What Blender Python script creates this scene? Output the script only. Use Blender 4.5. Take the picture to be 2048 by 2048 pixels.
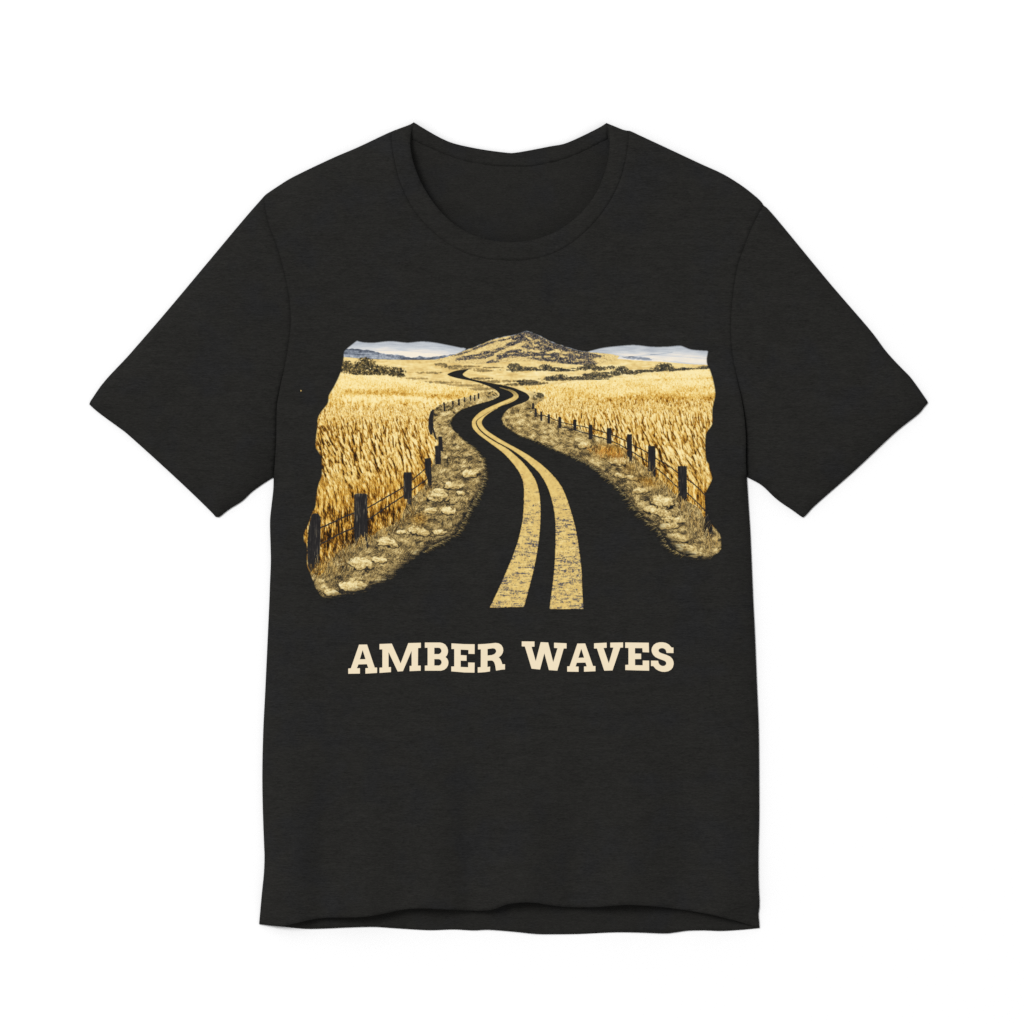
import bpy, bmesh, math
import numpy as np
from mathutils import Vector
from mathutils.geometry import delaunay_2d_cdt

# ------------------------------------------------------------------ scene, camera, light
scene = bpy.context.scene
for o in list(bpy.data.objects):
    bpy.data.objects.remove(o)
COL = scene.collection
U = 0.0005                                   # metres per plan unit; plan is 2048 x 2048 units
def wx(x): return (np.asarray(x, float) - 1024) * U
def wy(y): return (1024 - np.asarray(y, float)) * U

cam = bpy.data.cameras.new('camera')
cam_o = bpy.data.objects.new('camera', cam); COL.objects.link(cam_o)
CAM_H = 7.0
cam_o.location = (0, 0, CAM_H); cam_o.rotation_euler = (0, 0, 0)      # straight down on the table
cam.sensor_width = 36.0
cam.lens = 36.0 * (CAM_H - .010) / (2048 * U)
cam.clip_end = 100
scene.camera = cam_o

world = bpy.data.worlds.new('World'); scene.world = world
world.use_nodes = True
bgn = world.node_tree.nodes['Background']
bgn.inputs['Color'].default_value = (1.0, 1.0, 1.0, 1)
bgn.inputs['Strength'].default_value = 0.60

def area_lamp(name, loc, target, size, power):
    l = bpy.data.lights.new(name, 'AREA'); l.shape = 'DISK'; l.size = size; l.energy = power
    l.color = (1.0, 1.0, 1.0)
    o = bpy.data.objects.new(name, l); COL.objects.link(o)
    o.location = loc
    o.rotation_euler = (Vector(target) - Vector(loc)).to_track_quat('-Z', 'Y').to_euler()
    return o
area_lamp('softbox_lamp', (-5.6, 4.6, 13.2), (0, 0, 0), 5.6, 1480)

scene.view_settings.view_transform = 'Standard'
scene.view_settings.look = 'None'
scene.view_settings.exposure = 0.0
scene.view_settings.gamma = 1.0
scene.view_settings.use_curve_mapping = False
scene.cycles.max_bounces = 4
scene.cycles.use_denoising = False
scene.render.film_transparent = False

# ------------------------------------------------------------------ printed artwork
# The artwork is drawn here as ink values on a fine lattice; each lattice cell becomes a small
# printed cell of mesh on the shirt front.  All coordinates are in print units (1 unit = 0.5 mm).
PX0, PY0, PW, PH, PS = 600, 650, 850, 580, 2
NW, NH = PW * PS, PH * PS
rng = np.random.default_rng(7)

def smooth_path(pts, closed=False, n=6):
    p = np.array(pts, float)
    m = len(p)
    out = []
    for i in range(m if closed else m - 1):
        if closed:
            a, b, c, d = p[(i - 1) % m], p[i], p[(i + 1) % m], p[(i + 2) % m]
        else:
            a, b, c, d = p[max(i - 1, 0)], p[i], p[i + 1], p[min(i + 2, m - 1)]
        for k in range(n):
            t = k / n
            out.append(b + .5 * t * (c - a) + t * t * (a - 2.5 * b + 2 * c - .5 * d)
                       + t ** 3 * (-.5 * a + 1.5 * b - 1.5 * c + .5 * d))
    if not closed:
        out.append(p[-1])
    return np.array(out)

def fill(poly):
    """scan-line fill of a polygon given in print units -> float mask"""
    p = (np.asarray(poly, float) - (PX0, PY0)) * PS
    m = np.zeros((NH, NW), np.float32)
    x0, y0 = p[:, 0], p[:, 1]
    x1, y1 = np.roll(x0, -1), np.roll(y0, -1)
    lo = max(0, int(y0.min()) - 1); hi = min(NH, int(y0.max()) + 2)
    for r in range(lo, hi):
        yc = r + .5
        hit = (y0 <= yc) != (y1 <= yc)
        if not hit.any():
            continue
        xs = np.sort(x0[hit] + (yc - y0[hit]) / (y1[hit] - y0[hit]) * (x1[hit] - x0[hit]))
        for a, b in zip(xs[::2], xs[1::2]):
            ia, ib = int(max(0, math.ceil(a - .5))), int(min(NW, math.ceil(b - .5)))
            if ib > ia:
                m[r, ia:ib] = 1
    return m

def blur(a, sx, sy=None):
    """three box passes = near gaussian"""
    sy = sx if sy is None else sy
    out = a.astype(np.float32)
    for ax, s in ((1, sx), (0, sy)):
        r = int(round(s * 0.9))
        if r < 1:
            continue
        for _ in range(3):
            pad = [(0, 0), (0, 0)]; pad[ax] = (r + 1, r)
            c = np.cumsum(np.pad(out, pad, mode='edge'), axis=ax, dtype=np.float64)
            n = out.shape[ax]
            sl_hi = [slice(None)] * 2; sl_lo = [slice(None)] * 2
            sl_hi[ax] = slice(2 * r + 1, 2 * r + 1 + n); sl_lo[ax] = slice(0, n)
            out = ((c[tuple(sl_hi)] - c[tuple(sl_lo)]) / (2 * r + 1)).astype(np.float32)
    return out

def noise(sx, sy=None):
    n = blur(rng.standard_normal((NH, NW)).astype(np.float32), sx, sy)
    return n / n.std()

def lic(vx, vy, steps, src=None, norm=True):
    """noise smeared along a direction field: hair, grass, straw"""
    if src is None:
        src = rng.standard_normal((NH, NW)).astype(np.float32)
    yy, xx = np.mgrid[0:NH, 0:NW].astype(np.float32)
    acc = src.copy()
    for s in (1, -1):
        px, py = xx.copy(), yy.copy()
        for _ in range(steps):
            ix = np.clip(px, 0, NW - 1).astype(np.int32); iy = np.clip(py, 0, NH - 1).astype(np.int32)
            px += s * vx[iy, ix]; py += s * vy[iy, ix]
            acc += src[np.clip(py, 0, NH - 1).astype(np.int32), np.clip(px, 0, NW - 1).astype(np.int32)]
    return acc / acc.std() if norm else acc / (2 * steps + 1)

def sstep(a, b, x):
    t = np.clip((x - a) / (b - a), 0, 1)
    return t * t * (3 - 2 * t)

def ramp(t, stops):
    xs = [s[0] for s in stops]
    cs = np.array([s[1] for s in stops], np.float32) / 255
    return np.stack([np.interp(t, xs, cs[:, k]) for k in range(3)], -1).astype(np.float32)

LEFT_CUT = [(714.1,681.9),(697.8,694.7),(688.5,704),(688,714.5),(682.7,740),(676.9,756.5),(667.6,775),(658.2,791.4),(655.9,806.6),
  (642,825),(636,838),(635,856.6),(632.6,875.3),(632,894),(637.3,903.2),(643,914.9),(644.7,928.8),(643.8,952),(638.4,966),
  (633.8,987),(631.4,1012.7),(625.6,1024.4),(616.3,1050),(608.5,1067.7),(609.3,1083),(614,1092.5),(614.8,1129.8),(621.7,1148.4),
  (631,1173.3),(637.3,1184),(645,1193.5),(654.3,1198.9)]
ROAD_LEFT = [(640,1204),(660,1199),(680,1195),(706,1190),(732,1185),(755,1172),(784,1160),(802,1142),(833,1117),(864,1095),(900,1076),(919,1064),
  (942,1017),(960,985),(971,959),(970,929),(962,912),(944.7,894),(926,880),(909.8,863.6),(900.5,850),(901.5,840),(919,821.7),
  (949.4,810),(982,800.7),(998.5,791.4),(993.7,782),(977.4,772.8),(949.4,763.5),(914.5,756.5),(896,750.6),(897,747),(912,741.3),(938,738)]
ROAD_RIGHT = [(939,738),(926.6,747),(928,751.8),(942,757.2),(979.4,765.8),(1013.5,772),(1038.4,779.8),(1054,787.5),(1059.3,795.3),
  (1052.4,803),(1032,810.8),(1016.6,818.6),(1007.3,829.4),(1004.2,838.8),(1008.9,849.6),(1022.9,860.5),(1038.4,869.8),(1072.5,882.2),
  (1106.7,897.8),(1144,913.3),(1180,931),(1209.6,954.5),(1233,974),(1247,989.4),(1263,1012.7),(1281,1031.3),(1302,1050),(1319,1066.8),
  (1326,1080.8),(1337,1096),(1356,1107.3),(1377,1120),(1397,1122.5),(1421,1121)]
RIGHT_CUT = [(1396.6,1124),(1420.4,1121.3),(1426,1111.5),(1440.6,1100.4),(1441.3,1083.6),(1440,1071),(1431.5,1058.4),(1423,1048.6),(1417.6,1034.7),(1412,1012.3),
  (1410.6,987.2),(1421.8,963.4),(1423,952.2),(1417.6,929.9),(1412,920),(1409.9,895),(1410.6,874),(1413.5,863.6),(1424,847.3),
  (1424,819.4),(1429.8,789),(1426.3,763.5),(1419.3,740),(1414.6,730.8),(1412.8,719.2),(1415.8,702.4)]
TOP_RIGHT = [(1415.8,702.4),(1384.4,700),(1370,695.2),(1358.7,691.9),(1333,694),(1302.8,694),(1272.5,690.8),(1247,691.7),(1207.3,696),(1174.7,704)]
HILL_TOP = [(1220,708),(1190,705.5),(1163,703),(1137.4,696),(1111.8,687.8),(1093,679.6),(1076.9,671.4),(1055.9,663.3),(1044.6,665.6),(1027.5,671),(1016.6,672.6),
  (988.7,678.8),(967,686.6),(954.5,692.8),(940,697.5),(926,703),(912,708.5),(890,715),(868,720)]
TOP_LEFT = [(936,696),(926,696.6),(898,691),(867.9,685.4),(842.3,683.6),(814.3,685.9),(786.3,683),(767.7,683.8),(746.7,686),(725.8,685),(714.1,681.9)]
LINE_A_L = [(979.5,1215.2),(1005,1161),(1032.5,1093),(1044.5,1043.5),(1047.9,1002.5),(1047,968.3),(1039.3,946),(1025.7,926.5),(1004.2,904),
  (979.4,885.3),(957.6,869),(946.8,857.4),(944,848),(946,838.8),(957.6,826.3),(973.2,817),(998,806),(1016.6,798.4),(1026.5,793),(1025.2,787.5),(1016.6,781.5),(994.9,774.3)]
LINE_A_R = [(1047.9,1213.5),(1056.4,1181.9),(1070,1127),(1078.6,1070.9),(1081.2,1023),(1078.6,988.8),(1071.8,963.2),(1059.8,942.7),(1042.8,922.2),
  (1015,898),(992.4,885.3),(971,871.4),(957.6,859),(952,848),(953.6,840.3),(966.5,831),(981,822),(1002,812),(1021,803),(1031,796),(1031.5,789.5),(1024,783.2),(1008,776.5),(996,774)]
LINE_B_L = [(1099,1217.8),(1107.7,1147.7),(1111,1088),(1110.3,1036.7),(1104.3,1002.5),(1094,971.8),(1078.6,946),(1063.3,930.8),(1048,917),(1024,899.6),
  (997.6,885.3),(975.4,871.4),(961,859),(954.2,848),(955.4,840.6),(967.2,831.4),(981.4,822.3),(1002.3,812.2),(1021.4,803.2),(1031.2,796.2),(1031.7,789.4),(1024.2,783),(1008.3,776.3),(998,773.8)]
LINE_B_R = [(1166.6,1218),(1164,1173.4),(1162.4,1135.8),(1153.8,1070.9),(1141.9,1023),(1126.5,980.3),(1107.7,953),(1083.8,930),(1058.6,911.7),
  (1035.3,897.8),(1012,885.3),(988.7,871.4),(971.6,859),(963.9,848),(964.6,840.3),(971.6,831.8),(985.6,821.7),(1004,812.4),(1026,803),(1035.3,796.8),(1036.8,790.6),(1030.6,783.6),(1019.8,779),(1004,774.6)]
# fence posts as outlines: (points)
def post(xa, xb, yt, yb, lean=0., leg=None):
    pts = [(xa, yt + .8), (xa + .8, yt), (xb - .8, yt), (xb, yt + 1), (xb + lean, yb), (xa + lean, yb)]
    if leg == 'r':
        m = xa + .45 * (xb - xa)
        pts = pts[:4] + [(xb + lean, yb + .2 * (yb - yt)), (m + lean, yb + .2 * (yb - yt)), (m + lean, yb), (xa + lean, yb)]
    if leg == 'l':
        m = xa + .4 * (xb - xa)
        pts = pts[:4] + [(xb + lean, yb), (m + lean, yb - 4), (m + lean - 1, yb + .2 * (yb - yt)), (xa + lean + 2, yb + .2 * (yb - yt))]
    return pts
POSTS = [
 [(624,1029),(629,1026.5),(637,1027),(641.5,1034),(641.6,1080),(640,1104),(637.5,1132),(631,1128),(627,1138),(621,1146),(615.6,1130),(614.6,1095),(616.4,1062),(619,1046)],
 [(708.7,990),(711,987.5),(720,986.6),(733,987.5),(735,990),(735.2,1050),(736.6,1092),(733,1095),(731,1076),(722,1072),(714,1088),(709,1088),(708.4,1030)],
 post(807.3,823.6,944.3,998,0.6,'r'), [(849.2,917),(862,916),(863,940),(864,976),(857.5,978),(855,958),(850.5,945)],
 post(870.2,881.9,891.5,928.8,0.3), post(876.6,884.4,873,902.4,1.6), [(863,852),(866,851),(873.5,878),(872,881),(869,874)],
 [(857,840),(861,824),(866,818),(868.6,820),(866.5,838),(867,856),(864.5,869),(860.5,870),(857,858)],
 post(886.6,890,804.6,823,.6), post(904.6,907.6,801.5,816), post(916,919.6,796.8,811), post(927.6,930.6,793.7,805),
 post(939.4,942.6,790.6,802), post(948,951,789.8,802), post(955.6,958.4,786,797.5),
 post(1064,1068.7,806,818.6), post(1068.9,1073.3,816.5,834), post(1080.3,1084.7,823,842), post(1095,1100,828.7,846.5),
 post(1116.3,1122.5,833.8,856.6), post(1146.3,1152.8,838.8,860.5), post(1177.5,1185,849.3,878.7), post(1213.4,1223,855.8,887.7),
 post(1253.3,1263.8,868.3,914,0.4,'r'), post(1296,1310.7,891.9,943,0.3,'r'), post(1355,1373.5,932,1003,0.4,'l'),
 [(1410,990),(1413,1004),(1418,1030),(1424,1048),(1425,1074),(1420,1080),(1411,1076),(1408.5,1060),(1410,1035)]]
N_LEFT_POSTS = 15
WIRES = [
 [(615.5,1067),(640,1056),(666.8,1044.4),(688,1034),(708.7,1025.8),(735,1015.7),(775,993),(807.3,973.8),(823.6,960.6),(856.2,933.4)],
 [(615.5,1101),(640,1089),(662,1077),(690,1063),(708.7,1055.3),(735,1040.5),(775,1013),(807.3,991.6),(825,979.2),(854.7,957.5)],
 [(1084,829.5),(1099,835),(1123.5,845),(1153.7,850.8),(1179.4,856.6),(1223.6,869.4),(1254,883.4),(1265.5,890.4),(1295.8,905.5),(1312,917.2),(1333,928.8),(1355,945),(1375,959),(1396,975.4),(1411,991.7)],
 [(1123.5,854),(1150,860.5),(1179.4,869),(1223.6,882.3),(1263.2,903.2),(1295.8,924.2),(1326,947.5),(1356.4,975.4),(1375,987),(1410,1022),(1421,1045)]]
# cream stones on the verge: centre, half width, half height
STONES = [(704,1173,30,12),(722,1128,24,12),(775,1084,22,10),(802,1064,11,5),(838,1062,22,9),(873,992,24,12),(862,1021,12,7),
 (898,1022,15,8),(905,971,17,8),(880,1064,14,6),(879,981,11,5),(922,986,9,5),(940,947,17,9),(760,1120,15,7),
(662,1185,14,8),
 (1168,890,16,7),(1236,922,17,9),(1262,955,14,5),(1282,981,19,7),(1322,1004,22,13),(1336,1006,12,9),(1302,1018,16,7),
 (1322,1025,22,8),(1345,1040,22,8),(1335,1052,24,7),(1352,1075,26,10),(1370,1096,28,10),(1380,1110,22,8),(1240,950,14,6)]

def paint():
    yy, xx = np.mgrid[0:NH, 0:NW].astype(np.float32)
    X = xx / PS + PX0; Y = yy / PS + PY0
    fine, mid, big = noise(1.0), noise(3), noise(14)
    grain = rng.standard_normal((NH, NW)).astype(np.float32)
    # ---- silhouette: crisp cut edges, a ragged dissolve along the road
    cut = fill(np.vstack([smooth_path(LEFT_CUT, n=5), [(640,1260),(1405,1260)], smooth_path(RIGHT_CUT, n=5),
                          smooth_path(TOP_RIGHT, n=5), smooth_path(HILL_TOP, n=5)[:78], smooth_path(TOP_LEFT, n=5)]))
    rough = (np.abs(X - 1045) < 125) & (Y < 712)
    cutn = blur(cut, 1.2)
    cut = np.where(rough, (cutn + np.clip(.18 * mid + .1 * fine, -.4, .4) > .5), blur(cut, .8) > .5).astype(np.float32)
    cut = blur(cut, .6)
    road = fill(np.vstack([smooth_path(ROAD_LEFT, n=5), smooth_path(ROAD_RIGHT, n=5), [(1460,1121),(1460,1330),(560,1330),(560,1204)]]))
    # horizontal tufts for the frayed edge
    tuft = noise(9, .9) * .75 + .25 * fine
    w = sstep(800, 1010, Y)
    rb = blur(road, 1.2) * (1 - w) + w * (blur(road, 5, 4) * (1 - sstep(930, 1110, Y)) + sstep(930, 1110, Y) * blur(road, 24, 12))
    low = np.where(X < 1040, sstep(1000, 1110, Y), sstep(1000, 1080, Y))
    rb = rb * (1 - low) + low * blur(road, 50, 25)
    ink = 1 - sstep(.5 - .25 - .15 * low, .5 + .25 + .12 * low, rb + np.clip(tuft * (.05 + .24 * w), -.36, .36) * sstep(.0, .2, rb) + .04 * w)
    ink = ink * (1 - sstep(.84, .95, rb)) * (Y < 1219)
    ink = np.where(Y < 735, 1, ink)
    fade = sstep(.05, .50, blur(road, 54, 27)) * low * .95
    fade = np.maximum(fade, .85 * sstep(.07, .50, blur(road, 28, 15)) * sstep(900, 990, Y))
    alpha = cut * ink * (1 - fade * np.clip(1 + .25 * tuft, .5, 1.08))

    # ---- regions
    def sm(p, n=5): return smooth_path(p, n=n)
    lw_r = [(949.4,781),(956.4,786.7),(925,797),(888.8,806),(867.9,819.4),(858.5,840.3),(859,863.6),(873,877.6),(875,891.6),(868,919.5),(860,942.8),(853,968),
            (816,1006),(803,1036),(786,1049),(763,1058),(742,1072),(712,1084),(690,1096),(672,1110),(656,1130),(640,1150),(620,1146),(600,1146)]
    lw_t = [(600,742),(679.2,745.5),(730.4,749.5),(786,754),(833,761),(879.5,768),(926,775),(949.4,781)]
    wl = fill(np.vstack([sm(lw_t), sm(lw_r)]))
    rw_t = [(1450,736),(1418,737),(1385,740),(1340,745),(1290,750),(1232,755.5),(1180,761),(1130,766),(1085,770),(1045,774)]
    rw_l = [(1045,774),(1062,782),(1085,787),(1088,798),(1076,806),(1070,814),(1074,824),(1090,833),(1118,846),(1150,854),(1182,868),(1216,882),(1256,902),(1280,925),(1306,946),(1330,968),(1352,990),(1378,1004),(1398,1018),(1410,1040),(1424,1052),(1450,1075)]
    wr = fill(np.vstack([sm(rw_t), sm(rw_l)]))
    rag = np.clip(noise(2.0, 3) * .20 + fine * .10, -.42, .42)
    def ragged(m, s=2.5, k=1.):
        return (blur(m, s) + rag * k > .5)
    wl_m, wr_m = ragged(wl, 2.5), ragged(wr, 2.5)
    hill = fill(np.vstack([sm(HILL_TOP), [(868,722),(880,724),(930,728),(970,727),(1010,724),(1060,722.5),(1110,727),(1165,730),(1200,729),(1230,722),(1240,712)]]))
    hill_m = ragged(hill, 1.2, .6)
    base_l = sm([(660,713),(688.5,714),(739.8,718),(819,719.7),(868,719.2),(902.8,715.7),(940,700)])
    base_r = sm([(1150,702),(1174.7,707.5),(1207,714),(1262,720),(1330,724),(1385,728.5),(1450,730.5)])
    yb = np.where(X < 1040, np.interp(X, base_l[:, 0], base_l[:, 1]), np.interp(X, base_r[:, 0], base_r[:, 1]))
    far_m = (Y < yb) & ~hill_m

    # ---- direction of the straw
    lean = np.clip(.36 + .13 * noise(40) + .06 * big, .04, .8) * (1 - .75 * sstep(1000, 1080, Y)) * (.35 + .65 * sstep(760, 880, Y))
    lean = np.where(X > 1040, lean * 1.0 * (1 - .6 * sstep(940, 1010, Y) * sstep(1420, 1330, X)), lean)
    nrm = np.sqrt(1 + lean ** 2)
    vx, vy = lean / nrm, 1 / nrm
    vx, vy = vx.astype(np.float32), vy.astype(np.float32)
    straw_s, straw_l = lic(vx, vy, 4), lic(vx, vy, 13)
    clump_n, clump_f = lic(vx, vy, 17, noise(3.2)), lic(vx, vy, 7, noise(1.8))
    # ---- wheat: intensity 0..1
    stalk0 = np.where(X < 1040, sstep(935, 1010, Y + (X - 640) * .18), sstep(925, 990, Y + (1410 - X) * .25 - 8))
    depth = np.where(X < 1040, sstep(745, 1010, Y + (X - 640) * -.05), sstep(745, 985, Y))
    # soft swathes of wind in the field, long along the rows when far away
    swath = noise(34, 9) * (1 - depth) + noise(10, 14) * depth
    t = .70 - .16 * depth + (.05 + .05 * depth) * swath
    t = t + .10 * sstep(790, 760, Y)
    # darker belts seen in the fields
    t -= np.where(X < 1040, .13 * np.exp(-((Y - (783 + (X - 700) * .045)) / 5) ** 2) * (X > 690), .17 * np.exp(-((Y - 801) / 10) ** 2) * sstep(1150, 1240, X))
    t -= np.where(X > 1100, .10 * np.exp(-((Y - (761 - (X - 1250) * .03)) / 2.5) ** 2) * sstep(1180, 1260, X), 0)
    t += .13 * np.exp(-((Y - (793 + (X - 760) * .07)) / 6) ** 2) * (X < 1040) * sstep(700, 760, X)
    amp = .035 + .205 * depth
    wheat = t + amp * (.55 * straw_s + .55 * straw_l) + (.06 + .05 * depth) * fine + .045 * grain
    wheat += .22 * depth * sstep(845, 905, Y) * clump_n + .12 * sstep(765, 830, Y) * sstep(940, 850, Y) * clump_f
    wheat += .17 * sstep(805, 880, Y) * (1 - .8 * stalk0) * lic(vx, vy, 30, noise(4.4, 3.))
    # individual ears, far to near
    def ears(n, xr, yr, l0, l1, seed, kind='ear'):
        r = np.random.default_rng(seed)
        ey = yr[0] + (yr[1] - yr[0]) * r.random(n) ** .8
        ex = xr[0] + (xr[1] - xr[0]) * r.random(n)
        o = np.argsort(ey); ex, ey = ex[o], ey[o]
        f = (ey - yr[0]) / (yr[1] - yr[0])
        L = (l0 + (l1 - l0) * f) * (.7 + .6 * r.random(n))
        W = L * (.12 + .07 * r.random(n)) * (.42 if kind == 'gap' else 1)
        ix = np.clip((ex - PX0) * PS, 0, NW - 1).astype(int); iy = np.clip((ey - PY0) * PS, 0, NH - 1).astype(int)
        dx = vx[iy, ix] * 1.0 + .12 * r.standard_normal(n); dy = vy[iy, ix]
        q = np.hypot(dx, dy); dx, dy = dx / q, dy / q
        nu, nv = int(l1 * PS * 1.5), int(max(5, l1 * .2 * PS * 2.2))
        u = np.linspace(0, 1, nu); v = np.linspace(-1, 1, nv)
        prof = np.sqrt(np.clip(1 - (2 * u - .85) ** 2 / 1.5, 0, 1)) * (1 - .55 * u)
        U, V = np.meshgrid(u, v, indexing='ij'); Pf = prof[:, None] + 0 * V
        bend = .10 * r.standard_normal(n)
        for half, sh in (((0, 1), (1, 0)) if kind == 'ear' else ((1, 0),)):
            # first the dark gap behind an ear, then the ear
            off = W * .75 if half == 0 else 0 * W
            cx = ex[:, None, None] + dx[:, None, None] * U * L[:, None, None] - dy[:, None, None] * (V * Pf * W[:, None, None] - off[:, None, None] * 1.0) + bend[:, None, None] * U ** 2 * L[:, None, None]
            cy = ey[:, None, None] + dy[:, None, None] * U * L[:, None, None] + dx[:, None, None] * (V * Pf * W[:, None, None] - off[:, None, None])
            jx = ((cx - PX0) * PS).astype(int); jy = ((cy - PY0) * PS).astype(int)
            ok = (jx >= 0) & (jx < NW) & (jy >= 0) & (jy < NH)
            tone = r.random(n)[:, None, None]
            if half == 0:
                val = .20 + .16 * tone + 0 * cx
                wt = .62 * (1 - np.abs(V)) * (.3 + .7 * U) + 0 * cx
            else:
                val = .62 + .30 * tone ** .7 - .30 * np.clip(-V * .9 - .1, 0, 1) - .12 * U + .16 * np.sin(U * L[:, None, None] * 2.2 + V * 2.2)
                wt = (.85 - .6 * U ** 2) * np.clip(1.25 - np.abs(V), 0, 1) * (.75 if kind == 'gap' else 1) + 0 * cx
            if kind == 'gap':
                val = .20 + .20 * tone + .14 * np.abs(V) + 0 * cx
            keep = ok & (r.random(cx.shape) < wt)
            wheat[jy[keep], jx[keep]] = (val + .09 * r.standard_normal(cx.shape))[keep]
    ears(1500, (630, 940), (808, 850), 5, 10, 1); ears(1700, (1070, 1435), (796, 838), 5, 10, 2)
    ears(760, (625, 900), (832, 925), 12, 25, 3); ears(860, (1090, 1432), (825, 905), 12, 24, 4)
    ears(120, (625, 860), (835, 905), 14, 28, 11, 'gap'); ears(130, (1150, 1430), (815, 890), 13, 27, 12, 'gap')
    ears(110, (632, 800), (855, 985), 22, 34, 13, 'gap'); ears(90, (1270, 1428), (850, 960), 22, 34, 14, 'gap')
    ears(240, (625, 890), (840, 925), 14, 24, 15); ears(260, (1120, 1430), (820, 905), 13, 24, 16)
    ears(300, (615, 880), (900, 1000), 23, 33, 5); ears(260, (1220, 1430), (880, 985), 23, 32, 6)
    wheat = .62 * wheat + .38 * blur(wheat, 1.1) + (.05 + .09 * depth) * straw_s + .04 * grain
    # stalks read as long strokes, not as grain
    strokes = lic(vx, vy, 7, wheat.astype(np.float32), False)
    wheat = wheat + (.42 * (strokes - wheat) + .24 * (strokes - blur(strokes, 9, 9))) * sstep(.1, .6, depth)
    # stalks below the ears, thin and upright
    stv = noise(.9, 13)
    stalk = np.where(X < 1040, sstep(935, 1010, Y + (X - 640) * .18), sstep(925, 990, Y + (1410 - X) * .25 - 8))
    wheat = wheat * (1 - .7 * stalk) + .7 * stalk * (.53 + .13 * stv + .06 * noise(.5, 5) + .06 * straw_s + .02 * swath)
    # the foot of the field is dim and tangled
    foot = np.where(X < 1040, sstep(1035, 1085, Y + (X - 640) * .32), 0)
    wheat -= .09 * foot
    # stronger tonal range, brown hollows in the nearer rows, paler crowns
    hollow = np.where(X < 1040, np.exp(-((X - 655) / 60) ** 2) * sstep(830, 870, Y) * sstep(985, 930, Y) + .25 * sstep(1010, 1070, Y + (X - 640) * .2) * (X < 800),
                      .7 * np.exp(-((X - 1400) / 35) ** 2) * sstep(835, 860, Y) * sstep(960, 900, Y))
    wheat = .475 + .075 * (1 - depth) + (wheat - .55) * (1.25 + .40 * depth) + .12 * (1 - depth) ** 2 - .10 * hollow * (1 - .7 * stalk)
    wheat -= (.30 + .16 * hollow) * sstep(1.15, 1.9, -(.7 * straw_s + .5 * fine + .35 * straw_l)) * (.12 + .88 * depth) * (1 - .5 * stalk)
    wheat += .10 * np.exp(-(((X - 1285) / 60) ** 2 + ((Y - 835) / 16) ** 2)) + .08 * np.exp(-(((X - 1355) / 40) ** 2 + ((Y - 905) / 22) ** 2))
    WHEAT = [(0,(30,23,17)),(.14,(60,37,17)),(.30,(122,77,24)),(.45,(182,124,36)),(.60,(215,166,66)),(.77,(238,204,116)),(1,(250,233,178))]
    rgb = np.zeros((NH, NW, 3), np.float32)

    # ---- plains: pale gold with dark scrub
    flow = noise(9, .9)
    pl = .74 + .05 * flow + .03 * mid + .03 * grain + .05 * noise(30, 6)
    pl += np.where((X > 960) & (Y > 738) & (Y < 766), .06, 0)
    def scrub(pts, depth_=.55, s=2.2):
        nonlocal pl
        m = np.zeros((NH, NW), np.float32)
        for cx, cy, rx, ry in pts:
            m = np.maximum(m, np.clip(1.25 - ((X - cx) / rx) ** 2 - ((Y - cy) / ry) ** 2, 0, 1))
        pl = pl - depth_ * 1.7 * sstep(.25, .75, m + np.clip(.26 * noise(2.) + .2 * fine, -.5, .4) * (m > 0)) * (.8 + .35 * grain * .6)
    scrub([(880,729,16,3.4),(905,733,30,3),(858,745,28,2.6),(940,733,24,2.4)], .28)
    scrub([(965,741,24,3),(930,737.5,40,1.4),(985,735,26,1.6)], .30)
    scrub([(1008,762,50,3),(960,757,26,2.4),(985,764,24,2.6),(1035,769,36,3)], .36)
    scrub([(830,757,34,2.2),(880,765,50,3.5),(930,771,50,3.5),(965,778,32,4),(978,788,20,6)], .24)
    scrub([(1052,764,17,6.5),(1072,766,26,4),(1112,760,28,2.2)], .42)
    verge_far = scrub
    bush = np.zeros((NH, NW), np.float32)
    BUSH = [(693,732,14,11),(680,738,10,9),(730.4,729.5,22,14.5),(715,734,14,10),(750,738,18,9),(765,743,22,7),(790,744,20,8.5),(800,749,12,6),(740,744,30,5),
            (1028,735,14,9),(1040,737,16,5.5),(1058,738,18,4.6),(1092,735,14,7),(1105,738,24,4.2),(1125,740,16,3),(1165,737,14,4.4),(1180,733,14,5),(1196,737,18,5),
            (1100,757,15,5),(1120,754,16,6),(1140,757,12,4.2),(1155,756,20,3.6),(1178,752,18,6),(1192,748,12,5),(1205,752,22,4.2),(1222,735,8,4),(1242,741,15,9),(1232,746,14,6),(1262,745,22,4),(1290,742,30,2.6),
            (1328,734,18,8.5),(1318,738,18,5),(1342,739,10,4),(1366,737.5,10,3),(1410,734,14,2.6),(1390,737,30,1.6)]
    BUSH += [(1062,739.5,60,2.4),(1120,741,34,2.2),(1180,736.5,40,2.6),(1150,758,70,2.2),(1225,746,50,2.4),(1300,741,50,2.0),(1345,739,40,2.4),(1060,765,18,5),(745,746,56,4.5),(764,740,26,9),(790,743,22,9.5),(700,736,16,11)]
    for cx, cy, rx, ry in BUSH:
        bush = np.maximum(bush, np.clip(1.3 - ((X - cx) / rx) ** 2 - ((Y - cy) / ry) ** 2, 0, 1))
    leafy = noise(1.0)
    bush_m = (bush + np.clip(.20 * noise(2.4) + .26 * leafy + .12 * grain, -.7, .40) > .38) & (bush > .12)
    PLAIN = [(0,(52,50,44)),(.2,(98,86,60)),(.42,(178,152,96)),(.62,(220,188,118)),(.8,(240,216,150)),(1,(249,233,184))]
    rgb[:] = ramp(pl, PLAIN)

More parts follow.
